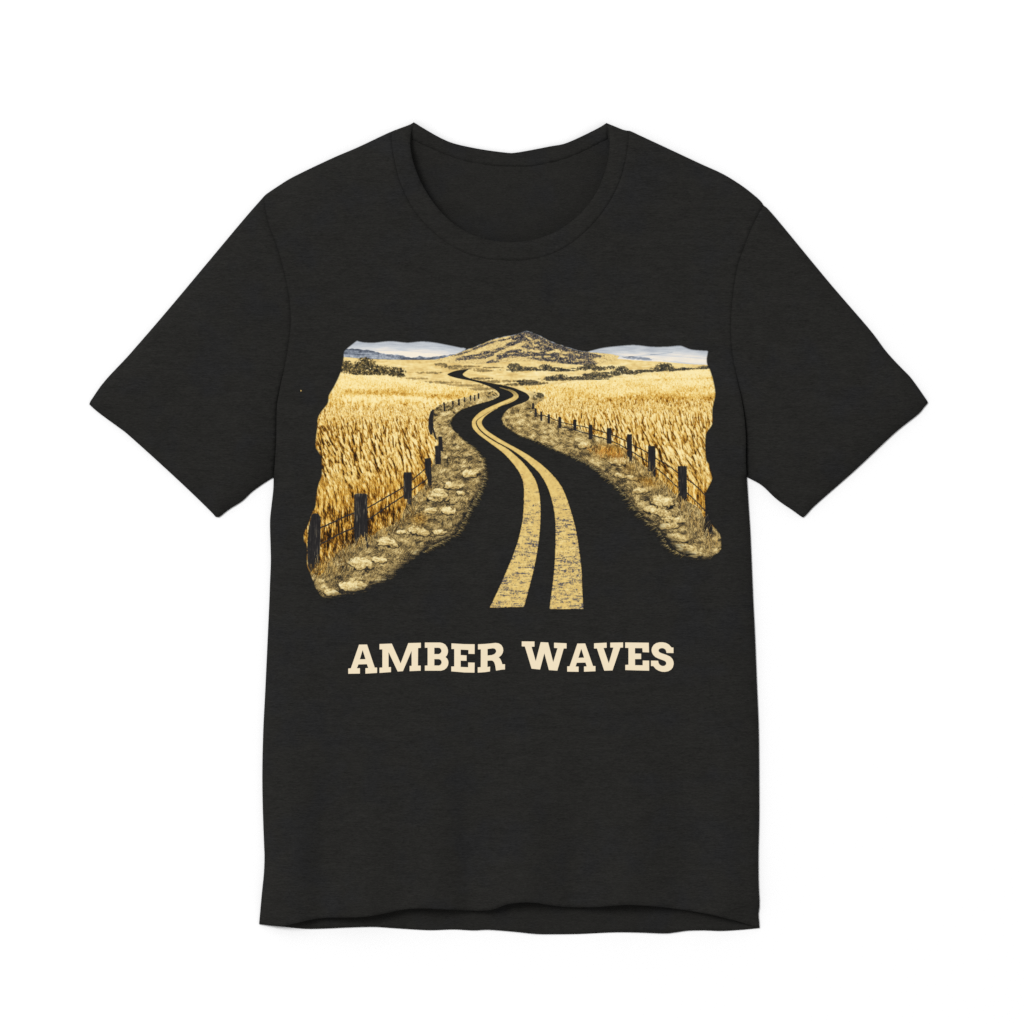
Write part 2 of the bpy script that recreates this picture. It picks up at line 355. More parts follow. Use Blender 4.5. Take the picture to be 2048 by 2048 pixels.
    # ---- verges: dry grass in tufts, stones
    tx = np.where(X < 1040, -.75, .8) + .35 * noise(16); ty = .55 + .35 * noise(12)
    qn = np.hypot(tx, ty); tx, ty = (tx / qn).astype(np.float32), (ty / qn).astype(np.float32)
    g1, g2 = lic(tx, ty, 8), lic(-tx, ty, 6)
    near = sstep(830, 960, Y)
    vg = .63 + (.10 + .06 * near) * g1 + (.06 + .07 * near) * grain - .04 * near + .07 * g2 + .11 * noise(8, 4) + .10 * fine - .03 * near
    vg -= (.22 + .24 * near) * sstep(.5, 1.4, noise(4, 1.8) * .65 + .8 * fine)
    vg += .09 * noise(13, 7) * near
    vg += .16 * near * sstep(.8, 1.7, noise(9, 3.4))
    up = lic(np.clip(.25 * noise(9), -.6, .6).astype(np.float32), np.ones((NH, NW), np.float32), 10)
    fencey = np.where(X < 1040, np.exp(-((blur(wl, 9) - .22) / .22) ** 2), np.exp(-((blur(wr, 9) - .25) / .25) ** 2)) * sstep(880, 960, Y)
    vg = vg * (1 - .75 * fencey) + .75 * fencey * (.46 + .24 * up + .06 * g2)
    fstreak = noise(4, 1.0)
    for i, (cx, cy, rx, ry) in enumerate(STONES):
        tilt = (.12 if cx < 1040 else .15) * (1 if i % 3 else -.5)
        dx, dy = (X - cx) / rx, (Y - cy - tilt * (X - cx)) / ry
        rr = (np.abs(dx) ** 2.4 + np.abs(dy) ** 2.2) + .22 * mid + .16 * noise(7, 5)
        body = sstep(1.05, .62, rr + .12 * fstreak)
        lite = .90 - .30 * np.clip(dy, -.5, 1.2) + .09 * fstreak - .07 * np.clip(dx, -1, 1) + .05 * g1 + .10 * fine + .05 * grain - .16 * (noise(4) > 1.1)
        under = np.exp(-((rr - 1.05) / .22) ** 2) * sstep(-.15, .7, dy)
        keep = .88 if cx < 1040 else .72
        vg = vg * (1 - keep * body) + keep * body * lite
        vg = vg - .62 * under - .20 * sstep(1.1, 1.9, noise(3.5, 1.2) + .4 * fine) * body
    vg -= .50 * sstep(.10, .62, blur(road, 6, 5)) * near + .30 * sstep(.06, .5, blur(road, 22, 13)) * sstep(900, 1030, Y)
    VERGE = [(0,(34,33,32)),(.22,(58,52,42)),(.42,(118,99,62)),(.60,(180,151,91)),(.78,(216,190,126)),(1,(243,228,178))]
    verge_l = fill(np.vstack([sm([(956,786),(925,797),(888.8,804),(867.9,818),(857,840.3),(857,863.6),(872,877.6),(872,891.6),(866,919.5),(856,942.8),(850,968),
            (812,1006),(800,1036),(783,1049),(760,1058),(739,1072),(709,1084),(688,1096),(670,1110),(654,1130),(638,1150),(618,1140),(600,1140)]),
            [(600,1229),(1040,1229),(1040,790),(1000,783),(985,776)]])) * (X < 1041)
    verge_r = fill(np.vstack([sm(rw_l), [(1450,1229),(1042,1229),(1000,840),(1010,815),(1060,800),(1062,792),(1040,776)]]))
    verge_m = ((blur(verge_l, 2) + blur(verge_r, 2)) > .5) & (Y > 770)
    vmix = sstep(778, 815, Y)[..., None]
    vcol = ramp(vg, VERGE)
    # greyer scrub nearest the far bends, ochre tufts under the right fence
    ochre = np.exp(-(((X - 1222) / 32) ** 2 + ((Y - 902) / 13) ** 2)) + .8 * np.exp(-(((X - 1300) / 26) ** 2 + ((Y - 962) / 12) ** 2)) + .7 * np.exp(-(((X - 838) / 16) ** 2 + ((Y - 1038) / 12) ** 2)) + .4 * np.exp(-(((X - 1262) / 20) ** 2 + ((Y - 935) / 14) ** 2))
    ocol = ramp(.40 + .20 * up + .10 * g1 + .05 * fine, WHEAT)
    vcol = vcol + (ocol - vcol) * np.clip(ochre * 1.1, 0, .9)[..., None]
    rgb = np.where(verge_m[..., None], rgb * (1 - vmix) + vcol * vmix, rgb)
    spot = np.exp(-(((X - 1079) / 13) ** 2 + ((Y - 790) / 9) ** 2)) + .7 * np.exp(-(((X - 1061) / 6) ** 2 + ((Y - 819) / 5) ** 2)) + .8 * np.exp(-(((X - 890) / 22) ** 2 + ((Y - 816) / 7) ** 2)) + .6 * np.exp(-(((X - 985) / 14) ** 2 + ((Y - 789) / 7) ** 2))
    sk = sstep(.28, .75, spot * .75 + np.clip(.25 * fine + .18 * noise(2), -.4, .4) * (spot > .12))
    rgb = np.where((verge_m & (Y < 840))[..., None], rgb * (1 - .62 * sk[..., None]), rgb)
    # ---- fields over
    wcol = ramp(wheat, WHEAT)
    for m in (wl_m, wr_m):
        rgb = np.where(m[..., None], wcol, rgb)
    # ---- hill: gold flank, dark rocky scrub following the slope
    sl = np.where(X < 1052, -.42, .36).astype(np.float32)
    hq = np.sqrt(1 + sl ** 2)
    hn = lic(1 / hq, sl / hq, 9)
    hv = .70 + .05 * hn + .04 * fine + .03 * grain
    dark = np.zeros((NH, NW), np.float32)
    def band(pts, wdt, k=1.):
        nonlocal dark
        p = smooth_path(pts, n=6)
        d = np.full((NH, NW), 1e9, np.float32)
        x_lo, x_hi = p[:, 0].min() - 20, p[:, 0].max() + 20
        sub = (slice(0, int((745 - PY0) * PS)), slice(int((x_lo - PX0) * PS), int((x_hi - PX0) * PS)))
        for a, b in zip(p[:-1], p[1:]):
            ab = b - a; L2 = (ab ** 2).sum() + 1e-9
            tt = np.clip(((X[sub] - a[0]) * ab[0] + (Y[sub] - a[1]) * ab[1]) / L2, 0, 1)
            d[sub] = np.minimum(d[sub], np.hypot(X[sub] - a[0] - tt * ab[0], (Y[sub] - a[1] - tt * ab[1]) * 1.25))
        dark = np.maximum(dark, k * np.clip(1.42 - d / wdt / 1.12, 0, 1))
    band([(1058,666),(1075,678),(1100,688),(1130,699),(1155,704),(1180,711)], 6.5, .95)
    band([(1050,668),(1056,680),(1070,690),(1095,699)], 10, .92)
    band([(1030,676),(1048,676),(1062,672)], 7, .95); band([(1030,672),(1056,668),(1085,680)], 6, .9)
    band([(1022,674),(1014,678),(990,682)], 2.6, .7)
    band([(1042,681),(1020,690),(1000,698),(975,705),(945,713),(915,718)], 4.2, .85)
    band([(990,683),(960,693),(930,705),(905,713)], 2.6, .6)
    band([(1060,700),(1100,707),(1140,713),(1175,723)], 8.5, 1.)
    band([(1000,714),(1030,708),(1060,711),(1100,718),(1150,724),(1185,728)], 6, 1.)
    band([(1040,701),(1018,704),(1004,711)], 3, .85)
    band([(1050,690),(1080,702),(1120,706)], 7, .8)
    band([(985,722),(975,728),(995,722)], 3.6, .8); band([(1010,728),(985,727),(940,731)], 2.2, .7)
    band([(925,716),(960,715),(985,708)], 3.4, .7)
    band([(1120,692),(1150,705),(1200,713)], 4, .75)
    lite_p = np.zeros((NH, NW), np.float32)
    keepd = dark; dark = lite_p
    band([(1066,688),(1085,694)], 3, .9); band([(1040,704),(1060,701),(1078,703)], 3.6, .9); band([(1092,706),(1112,703),(1132,707)], 3, .8)
    band([(1030,690),(1047,687)], 3, .8); band([(1056,714),(1090,713)], 2.6, .7); band([(1052,673),(1062,679)], 2.4, .7); band([(1120,713),(1150,718)], 3, .6)
    lite_p = dark; dark = keepd * (1 - .85 * sstep(.3, .8, lite_p + .2 * mid * (lite_p > 0)))
    clump = .10 * noise(1.6) + .12 * leafy + .24 * hn + .22 * noise(9, 2.6)
    hd = sstep(.28, .48, dark + clump * .72 * (dark > 0))
    gaps = sstep(.75, 1.5, noise(8, 2.0) + .4 * hn) * .75
    hv = hv - (.43 - .15 * leafy) * hd * (1 - .8 * gaps)
    hv -= .42 * sstep(.80, .96, noise(2.0) * .36 + .1 * hn) * sstep(905, 990, X)
    HILL = [(0,(40,40,46)),(.20,(70,70,76)),(.40,(112,102,88)),(.56,(184,158,106)),(.68,(228,200,132)),(.85,(243,222,160)),(1,(248,232,184))]
    rgb = np.where(hill_m[..., None], ramp(hv, HILL), rgb)
    # ---- far blue ranges and pale sky-lit slopes
    fl = noise(12, .9)
    mh = .69 + .03 * fl + .02 * grain
    r1 = np.interp(X, [688,730,772,800,842,880,930,1160,1200,1250,1300,1330,1360,1420],[690,690,688.5,692,690,694,700,704,702,697,699,700,698.5,705])
    mh = mh + .27 * sstep(1, 15, Y - r1) - .03 * sstep(5, -3, Y - r1)
    r2 = np.interp(X, [700,760,790,842,900,940],[701,701,699,704,708,712])
    mh += .06 * sstep(0, 5, Y - r2) * (X < 940) - .07 * np.exp(-((Y - r2) / 1.3) ** 2) * (X < 940)
    def soft_line(xs, ys, wd, k):
        nonlocal mh
        mh = mh - k * np.exp(-((Y - np.interp(X, xs, ys)) / wd) ** 2) * (X > xs[0]) * (X < xs[-1])
    soft_line([1255,1290,1320,1345],[714,710.5,708,704.5], .9, .20); soft_line([1300,1360,1420],[709,713,718], 1.0, .18)
    soft_line([1185,1220,1260,1300],[706,711,714,716.5], 2.2, .16); soft_line([1325,1385,1420],[721,728,731], 1.0, .22)
    mh -= .42 * sstep(.30, .9, np.clip(1.2 - ((X - 1275) / 38) ** 2 - ((Y - (716.5 + (X - 1275) * .07)) / 3.6) ** 2, 0, 1) + np.clip(.25 * noise(3, 1.2), -.5, .34)) * (X > 1170)
    ry_ = np.interp(X, [680,697.8,721,744.4,772.4,800,821,837.6,856,886.5,912,926],[697,697,698.2,701.7,708.7,710,715.7,712.7,714.5,711,707.6,702])
    rng_m = sstep(-.6, .8, Y - ry_ + .5 * noise(3)) * (X < 935)
    mh = mh * (1 - rng_m) + rng_m * (.36 + .07 * fl + .05 * noise(4, 2) + .05 * fine - .10 * sstep(6, 0, np.abs(Y - ry_)) - .14 * sstep(715, 719.5, Y) + .12 * sstep(705, 713, Y) * (X < 800))
    MOUNT = [(0,(54,58,68)),(.2,(90,97,110)),(.4,(132,140,152)),(.6,(176,182,190)),(.75,(204,208,211)),(.88,(226,222,216)),(1,(244,234,216))]
    rgb = np.where(far_m[..., None], ramp(mh, MOUNT), rgb)
    # ---- bushes
    bv = .40 + .20 * leafy + .12 * noise(2.4) + .10 * grain - .10 * np.clip(bush - .7, 0, .6)
    BUSHR = [(0,(36,35,32)),(.3,(62,57,43)),(.5,(98,86,56)),(.75,(158,134,80)),(1,(206,176,110))]
    bcol = ramp(bv, BUSHR)
    cool = (X > 1000)[..., None]
    bcol = np.where(cool, bcol * .82 + np.array([.06, .065, .075]) , bcol)
    bush_m &= ~far_m | (Y > 712)
    rgb = np.where(bush_m[..., None], bcol, rgb)

    # ---- road paint
    la = fill(np.vstack([smooth_path(LINE_A_L), smooth_path(LINE_A_R)[::-1]]))
    lb = fill(np.vstack([smooth_path(LINE_B_L), smooth_path(LINE_B_R)[::-1]]))
    fz = np.clip(.10 * fine, -.3, .3) * (.25 + .75 * sstep(860, 960, Y)); la_b, lb_b = blur(la, 1.0) + fz, blur(lb, 1.0) + fz
    la_m, lb_m = la_b > .5, (lb_b > .5) & ~(la_b > .5)
    hs = noise(5, .3) * .62 + noise(9, .9) * .62
    wear = sstep(905, 1080, Y)
    patch = noise(12, 4)
    ln = .72 + .035 * mid + .03 * grain - .10 * (1 - sstep(.5, .9, np.maximum(blur(la, 2), blur(lb, 2))))
    cr = hs * .72 + .45 * leafy + .25 * grain + .32 * patch * wear
    ln -= (.58 + .12 * grain) * sstep(.72 - .20 * wear, 1.5 - .25 * wear, cr * (.55 + .50 * wear) - .18 * (1 - wear) + .05)
    ln -= .34 * sstep(.9, 1.7, .75 * fine + .55 * grain + .35 * patch) * wear
    ln += .14 * sstep(1.0, 1.6, -cr + .3 * patch) * wear
    LINE = [(0,(58,60,74)),(.2,(106,104,108)),(.42,(166,144,104)),(.6,(212,179,106)),(.78,(232,203,126)),(1,(244,228,182))]
    lines_m = la_m | lb_m
    far_dim = sstep(800, 772, Y)[..., None]
    lcol = ramp(ln, LINE); lcol = lcol * (1 - .35 * far_dim)
    rgb = np.where(lines_m[..., None], lcol, rgb)
    alpha = np.where(lines_m, 1, alpha)

    # ---- fence
    label = np.zeros((NH, NW), np.int16)
    label[wl_m] = 1; label[wr_m] = 2
    vm = verge_m & ~wl_m & ~wr_m & (Y > 800)
    label[vm & (X < 1003)] = 3; label[vm & (X >= 1003)] = 4
    label[hill_m] = 5
    label[far_m & (X < 1040)] = 6; label[far_m & (X >= 1040)] = 7
    label[bush_m & (X < 1000)] = 10; label[bush_m & (X >= 1000)] = 11; label[bush_m & (X >= 1000) & (Y > np.interp(X, [1000, 1205, 1228, 1450], [752, 746, 738, 722]))] = 19
    label[la_m] = 8; label[lb_m] = 9
    grainv = .75 * noise(.5, 14) + .5 * noise(1.2, 10)
    WOOD = [(0,(24,24,26)),(.35,(44,42,42)),(.6,(70,66,62)),(.85,(124,116,98)),(1,(190,172,128))]
    label[(label == 0) & (X > np.interp(Y, [700, 738, 747, 760, 775, 790, 800], [960, 935, 910, 950, 1010, 1030, 1030]))] = 17
    for wi, wpts in enumerate(WIRES):
        p = smooth_path(wpts, n=40)
        seg = np.hypot(*np.diff(p, axis=0).T)
        s = np.concatenate([[0], np.cumsum(seg)]); q = np.arange(0, s[-1], .2)
        wx, wy = np.interp(q, s, p[:, 0]), np.interp(q, s, p[:, 1])
        wy = wy + .25 * np.sin(q * .35) + .18 * np.sin(q * .9)
        rad = np.interp(wy, [840, 900, 1000], [.6, .85, 1.15])
        for dxo in np.linspace(-1, 1, 7):
            jx = ((wx - PX0) * PS).astype(int); jy = ((wy + dxo * rad - PY0) * PS).astype(int)
            ok = (jx >= 0) & (jx < NW) & (jy >= 0) & (jy < NH)
            jx, jy = jx[ok], jy[ok]
            lum = (.20 + .05 * np.sin(q * .5) + (.12 if dxo < -.6 else 0) * (wy > 930))[ok]
            rgb[jy, jx] = ramp(lum + .16, WOOD)
            label[jy, jx] = 12 + wi
    for i, pp in enumerate(POSTS):
        m = fill(pp)
        k = 1.0 if pp[0][1] > 840 else .7
        m = blur(m, k) + np.clip(.10 * fine * (1 if i not in (9, 10, 11, 12) else 2.2), -.4, .4) > .5
        edge = blur(m.astype(np.float32), 2)
        wv = .27 + .22 * sstep(.5, 2.0, grainv) + .05 * grainv + .03 * fine
        if i in (0, 1, 2, 3, 4, 24, 25):
            wv = wv + .16 * sstep(.95, .6, edge) * (.6 + .5 * grainv)
        if i in (0, 1, 2):
            wv = wv + .03 + .22 * sstep(.8, 1.9, grainv) + .12 * sstep(.75, .45, edge) * (Y < pp[0][1] + 6)
        if i == len(POSTS) - 1:
            wv = wv - .06
        c = ramp(wv, WOOD)
        rgb = np.where(m[..., None], c, rgb)
        label[m] = 20 + i
        if i not in (0, len(POSTS) - 1):
            alpha = np.where(m, np.maximum(alpha, cut), alpha)
    # wires cross in front of the two nearest posts on the left
    # blades of grass over the feet of posts and fence line
    def blades(n, path, spread, l0, l1, seed, tones, fan=.35):
        nonlocal rgb
        r = np.random.default_rng(seed)
        p = smooth_path(path, n=30)
        k = r.integers(0, len(p), n)
        bx = p[k, 0] + spread * r.standard_normal(n); by = p[k, 1] + spread * .6 * r.standard_normal(n)
        L = l0 + (l1 - l0) * r.random(n); a = fan * r.standard_normal(n)
        q = np.linspace(0, 1, 50)
        cx = bx[:, None] + np.sin(a)[:, None] * L[:, None] * q + .25 * (a * L)[:, None] * q ** 2
        cy = by[:, None] - np.cos(a)[:, None] * L[:, None] * q
        jx = ((cx - PX0) * PS).astype(int).ravel(); jy = ((cy - PY0) * PS).astype(int).ravel()
        ok = (jx >= 0) & (jx < NW) & (jy >= 0) & (jy < NH)
        tone = tones[r.integers(0, len(tones), n)].astype(np.float32) / 255
        c = np.repeat(tone[:, None, :], 50, 1).reshape(-1, 3) * (.85 + .25 * np.tile(q, n)[:, None])
        rgb[jy[ok], jx[ok]] = c[ok]
    T1 = np.array([(214,178,100),(178,140,70),(60,46,28),(232,204,138),(120,88,40),(44,36,28)])
    blades(420, [(625,1150),(660,1128),(700,1100),(740,1082),(790,1060),(825,1020),(858,985)], 6, 8, 24, 21, T1)
    blades(260, [(1260,925),(1300,958),(1335,985),(1365,1020),(1400,1062),(1425,1095)], 6, 8, 24, 22, T1)
    blades(120, [(1375,1035),(1400,1070),(1420,1105)], 7, 16, 36, 23, np.array([(226,200,138),(206,170,100),(56,46,34),(90,72,44)]), .4)
    blades(90, [(1185,905),(1215,912),(1245,920)], 6, 8, 18, 24, np.array([(214,150,60),(160,96,30),(232,190,110)]), .4)
    blades(110, [(640,1150),(672,1150),(700,1120)], 9, 16, 40, 25, T1, .3)
    # tufts that hang over the edge of the road
    def fringe(n, path, sgn, y0, y1, seed):
        nonlocal rgb, alpha
        r = np.random.default_rng(seed)
        p = smooth_path(path, n=40); p = p[(p[:, 1] > y0) & (p[:, 1] < y1)]
        seg = np.concatenate([[0], np.cumsum(np.hypot(*np.diff(p, axis=0).T))])
        q = r.random(n) * seg[-1]
        bx, by = np.interp(q, seg, p[:, 0]), np.interp(q, seg, p[:, 1])
        sc = np.interp(by, [800, 880, 980], [.25, .6, 1.])
        bx = bx - sgn * (6 * r.random(n) - 1) * sc
        L = (2 + 9 * r.random(n) ** 2) * sc; a = .10 + .30 * r.standard_normal(n)
        u = np.linspace(0, 1, 30)
        cx = bx[:, None] + sgn * np.cos(a)[:, None] * L[:, None] * u
        cy = by[:, None] + np.sin(a)[:, None] * L[:, None] * u + .12 * L[:, None] * u ** 2
        jx = ((cx - PX0) * PS).astype(int).ravel(); jy = ((cy - PY0) * PS).astype(int).ravel()
        ok = (jx >= 0) & (jx < NW) & (jy >= 0) & (jy < NH)
        base = np.array([(206,180,112),(168,142,84),(120,100,62),(60,54,44),(226,204,142)], np.float32) / 255
        tone = base[r.integers(0, 5, n)]
        c = np.repeat(tone[:, None, :], 30, 1).reshape(-1, 3) * (1 - .45 * np.tile(u, n)[:, None])
        lab0 = 3 if sgn > 0 else 4
        rgb[jy[ok], jx[ok]] = c[ok]
        alpha[jy[ok], jx[ok]] = np.maximum(alpha[jy[ok], jx[ok]], (1 - .5 * np.tile(u, n))[ok])
        free = label[jy[ok], jx[ok]]
        label[jy[ok], jx[ok]] = np.where((free == 0) | (free == 17), lab0, free)
    fringe(700, ROAD_LEFT, 1, 815, 1105, 31)
    fringe(700, ROAD_RIGHT, -1, 820, 1112, 32)
    # tiny stray speck of ink beside the picture
    sp = np.hypot(X - 601.8, Y - 781.3) < 1.3
    rgb[sp] = np.array((214,180,110)) / 255; alpha = np.where(sp, 1, alpha); label[sp] = 18
    # ---- to print cells
    def cells(a): return a.reshape(PH, PS, PW, PS, *a.shape[2:]).mean((1, 3))
    A = cells(alpha.astype(np.float32))
    C = cells(np.clip(rgb, 0, 1) * alpha[..., None]) / np.maximum(A, 1e-4)[..., None]
    return np.clip(C, 0, 1), A, label[::PS, ::PS]
# ------------------------------------------------------------------ materials
def srgb(c):
    c = np.asarray(c, float) / 255
    return np.where(c <= .04045, c / 12.92, ((c + .055) / 1.055) ** 2.4)

def new_mat(name):
    m = bpy.data.materials.new(name); m.use_nodes = True
    nt = m.node_tree; b = nt.nodes['Principled BSDF']
    b.inputs['Roughness'].default_value = .95
    b.inputs['Specular IOR Level'].default_value = .05
    return m, nt, b

def math_node(nt, op, a, b=None):
    n = nt.nodes.new('ShaderNodeMath'); n.operation = op
    for i, v in enumerate((a, b)):
        if v is None: continue
        if isinstance(v, (int, float)): n.inputs[i].default_value = v
        else: nt.links.new(v, n.inputs[i])
    return n.outputs[0]

def heather(nt):
    """brightness factor of a melange jersey: short crosswise flecks over soft blotches"""
    tc = nt.nodes.new('ShaderNodeTexCoord')
    def nz(sx, sy, detail, off=0.):
        mp = nt.nodes.new('ShaderNodeMapping'); mp.inputs['Scale'].default_value = (sx, sy, 40)
        mp.inputs['Location'].default_value = (off, off * 1.7, 0)
        nt.links.new(tc.outputs['Object'], mp.inputs['Vector'])
        n = nt.nodes.new('ShaderNodeTexNoise'); n.inputs['Scale'].default_value = 1
        n.inputs['Detail'].default_value = detail; n.inputs['Roughness'].default_value = .6
        nt.links.new(mp.outputs['Vector'], n.inputs['Vector'])
        return n.outputs['Fac']
    a, b, c, d = nz(190, 1300, 2), nz(480, 2400, 1, 3.1), nz(55, 90, 3, 7.7), nz(30, 420, 2, 1.3)
    s = math_node(nt, 'MULTIPLY', math_node(nt, 'SUBTRACT', a, .5), FLECK[0])
    s = math_node(nt, 'ADD', s, math_node(nt, 'MULTIPLY', math_node(nt, 'SUBTRACT', b, .5), FLECK[1]))
    s = math_node(nt, 'ADD', s, math_node(nt, 'MULTIPLY', math_node(nt, 'SUBTRACT', c, .5), FLECK[2]))
    s = math_node(nt, 'ADD', s, math_node(nt, 'MULTIPLY', math_node(nt, 'SUBTRACT', d, .5), FLECK[3]))
    f = math_node(nt, 'ADD', s, 1.0)
    # a cool cast comes and goes in the yarn
    e = nz(24, 24, 2, 11.)
    return math_node(nt, 'MAXIMUM', f, .3), e

FLECK = (.95, 1.0, .36, .30)
YARN = (0.0165, 0.0161, 0.0148)
YARN_COOL = (0.0157, 0.0157, 0.0158)

def fabric_color(nt):
    f, e = heather(nt)
    ra = nt.nodes.new('ShaderNodeMapRange'); ra.inputs['From Min'].default_value = .50; ra.inputs['From Max'].default_value = .68
    nt.links.new(e, ra.inputs['Value'])
    mx = nt.nodes.new('ShaderNodeMix'); mx.data_type = 'RGBA'
    mx.inputs['A'].default_value = (*YARN, 1); mx.inputs['B'].default_value = (*YARN_COOL, 1)
    nt.links.new(ra.outputs['Result'], mx.inputs['Factor'])
    sc = nt.nodes.new('ShaderNodeVectorMath'); sc.operation = 'SCALE'
    nt.links.new(mx.outputs['Result'], sc.inputs[0]); nt.links.new(f, sc.inputs['Scale'])
    return sc.outputs['Vector'], f

M_FAB, nt, b = new_mat('charcoal_heather_jersey')
colr, fac = fabric_color(nt)
nt.links.new(colr, b.inputs['Base Color'])
bp = nt.nodes.new('ShaderNodeBump'); bp.inputs['Strength'].default_value = .12; bp.inputs['Distance'].default_value = .0003
nt.links.new(fac, bp.inputs['Height']); nt.links.new(bp.outputs['Normal'], b.inputs['Normal'])

def ink_material(name, attr=None, rgb=None, weave=.12):
    m, nt, b = new_mat(name)
    colr, fac = fabric_color(nt)
    if attr:
        at = nt.nodes.new('ShaderNodeAttribute'); at.attribute_name = attr
        src, alpha = at.outputs['Color'], at.outputs['Alpha']
    else:
        v = nt.nodes.new('ShaderNodeRGB'); v.outputs[0].default_value = (*rgb, 1); src, alpha = v.outputs[0], None
    k = math_node(nt, 'ADD', math_node(nt, 'MULTIPLY', math_node(nt, 'SUBTRACT', fac, 1.0), weave), 1.0)
    sc = nt.nodes.new('ShaderNodeVectorMath'); sc.operation = 'SCALE'
    nt.links.new(src, sc.inputs[0]); nt.links.new(k, sc.inputs['Scale'])
    if alpha is None:
        nt.links.new(sc.outputs['Vector'], b.inputs['Base Color'])
    else:
        mx = nt.nodes.new('ShaderNodeMix'); mx.data_type = 'RGBA'
        nt.links.new(alpha, mx.inputs['Factor']); nt.links.new(colr, mx.inputs['A']); nt.links.new(sc.outputs['Vector'], mx.inputs['B'])
        nt.links.new(mx.outputs['Result'], b.inputs['Base Color'])
    return m
LIGHT = 1.15                                   # lamp light reaching the shirt, relative to pure white
M_INK = ink_material('printed_ink', attr='ink')
M_CREAM = ink_material('cream_ink', rgb=tuple(srgb((240, 224, 193)) / LIGHT), weave=.06)

M_TABLE, nt, b = new_mat('white_table')
tn = nt.nodes.new('ShaderNodeTexNoise'); tn.inputs['Scale'].default_value = 6
tr = nt.nodes.new('ShaderNodeMapRange'); tr.inputs['To Min'].default_value = .885; tr.inputs['To Max'].default_value = .895
nt.links.new(tn.outputs['Fac'], tr.inputs['Value'])
cc = nt.nodes.new('ShaderNodeCombineColor')
for k in range(3): nt.links.new(tr.outputs['Result'], cc.inputs[k])
nt.links.new(cc.outputs['Color'], b.inputs['Base Color'])
b.inputs['Specular IOR Level'].default_value = 0

def link(name, me, mat=None, parent=None):
    o = bpy.data.objects.new(name, me); COL.objects.link(o)
    if mat: me.materials.append(mat)
    if parent: o.parent = parent
    return o

# ------------------------------------------------------------------ the white surface
me = bpy.data.meshes.new('ground')
me.from_pydata([(-6, -6, 0), (6, -6, 0), (6, 6, 0), (-6, 6, 0)], [], [(0, 1, 2, 3)])
g = link('ground', me, M_TABLE); g['kind'] = 'structure'

# ------------------------------------------------------------------ shirt pattern (plan units)
SHOULDER_L = [(827.1,243.8),(817.5,249),(800,255.5),(774,266),(717,293),(660,317.5),(587,352.5),(558,370),(534,386),(528,391)]
SLEEVE_TOP_L = [(528,391),(522,398),(487,438),(410,530),(330.8,624.5),(266,699.5),(248,719.5),(219,750),(206,765),(197.5,776),(184,796)]
CUFF_L = [(184,796),(178,805.6),(179.7,810.5),(198.8,827),(237.6,855.3),(255.8,869.5),(315.3,923),(374.8,978.2),(418.8,1020.9),(430.4,1033.6)]
UNDER_L = [(430.4,1033.6),(434.8,1035),(440,1032.5),(457.6,1018.6),(483.5,1002.3),(501.6,985.2),(519.7,971.7),(543,956.4),(546.6,955)]
SIDE_L = [(546.6,955),(546,979.5),(542.5,1010.6),(539.4,1044.2),(540.6,1096),(541,1124.4),(539.4,1165.8),(538,1205),(535,1272),(530,1380),(526,1460),(524,1547),(525,1620),(527.5,1690),(528.4,1715.5),(527,1749.6),(522.7,1792),(517.6,1849.3)]
BACK_HEM = [(517.6,1849.3),(562.6,1854.4),(611,1858.7),(650,1858),(693.5,1856),(744.7,1854.7),(778.9,1856.7),(820,1859.5),(861.4,1861.5),(907,1860),(946.8,1861.8),(978,1860.6),(1030,1864.6),(1071,1868.9),(1110,1869.5),(1159.4,1868.9),(1227.7,1865.8),(1275,1866),(1327.4,1867.8),(1347.3,1866.3),(1375.8,1862.4),(1410,1861.8),(1444,1862.9),(1484,1860.6),(1519.5,1857.2)]
SIDE_R = [(1519.5,1857.2),(1518.6,1843.6),(1517.5,1829.3),(1519.6,1809.4),(1517.8,1763.9),(1517.5,1707),(1518.8,1650),(1519,1590),(1518,1463),(1514,1360),(1510.5,1272),(1506.9,1200),(1504,1130),(1501,1062.3),(1497,1000),(1494,954.2)]
UNDER_R = [(1494,954.2),(1505,959.5),(1525.5,971.7),(1550,995),(1567,1008),(1586.3,1020.9),(1600,1031),(1606.5,1035)]
CUFF_R = [(1606.5,1035),(1610.5,1032.6),(1616,1026.6),(1635.5,1006.7),(1710.6,940.7),(1788.2,867.7),(1836,829.4),(1847,817),(1856.8,805.4)]
SLEEVE_TOP_R = [(1856.8,805.4),(1855,801),(1824.4,757.5),(1808,740),(1788.7,720),(1770,698.5),(1739,657.4),(1658.8,564.2),(1560.5,445),(1535.9,416.7),(1530,411.5),(1527.6,410)]
SHOULDER_R = [(1527.6,410),(1522,401.7),(1508.7,389.5),(1482.8,369.6),(1446.6,347.3),(1400,326),(1340,298),(1280,270),(1260.6,261),(1252,260),(1245.8,258.3),(1213.5,245.1)]
BACK_NECK = [(1213.5,245.1),(1191.5,258.3),(1134.6,284.7),(1100,292),(1064.7,298.9),(1031,304.6),(1012.9,304.6),(961.2,297.6),(912,287.3),(883.5,276.4),(852.5,259.3),(827.1,243.8)]
NECK_IN = [(827.1,243.8),(824.5,253.6),(821,271.8),(821.2,297.6),(827.9,328.7),(844.7,370.1),(875.8,416.7),(914.6,452.9),(961.2,476.2),(1005.2,484),(1038.8,484),(1080.2,476.2),(1121.6,458.1),(1163,424.5),(1194,383),(1212.2,336.5),(1218.7,300.2),(1218.7,271.8),(1216.5,256),(1213.5,245.1)]
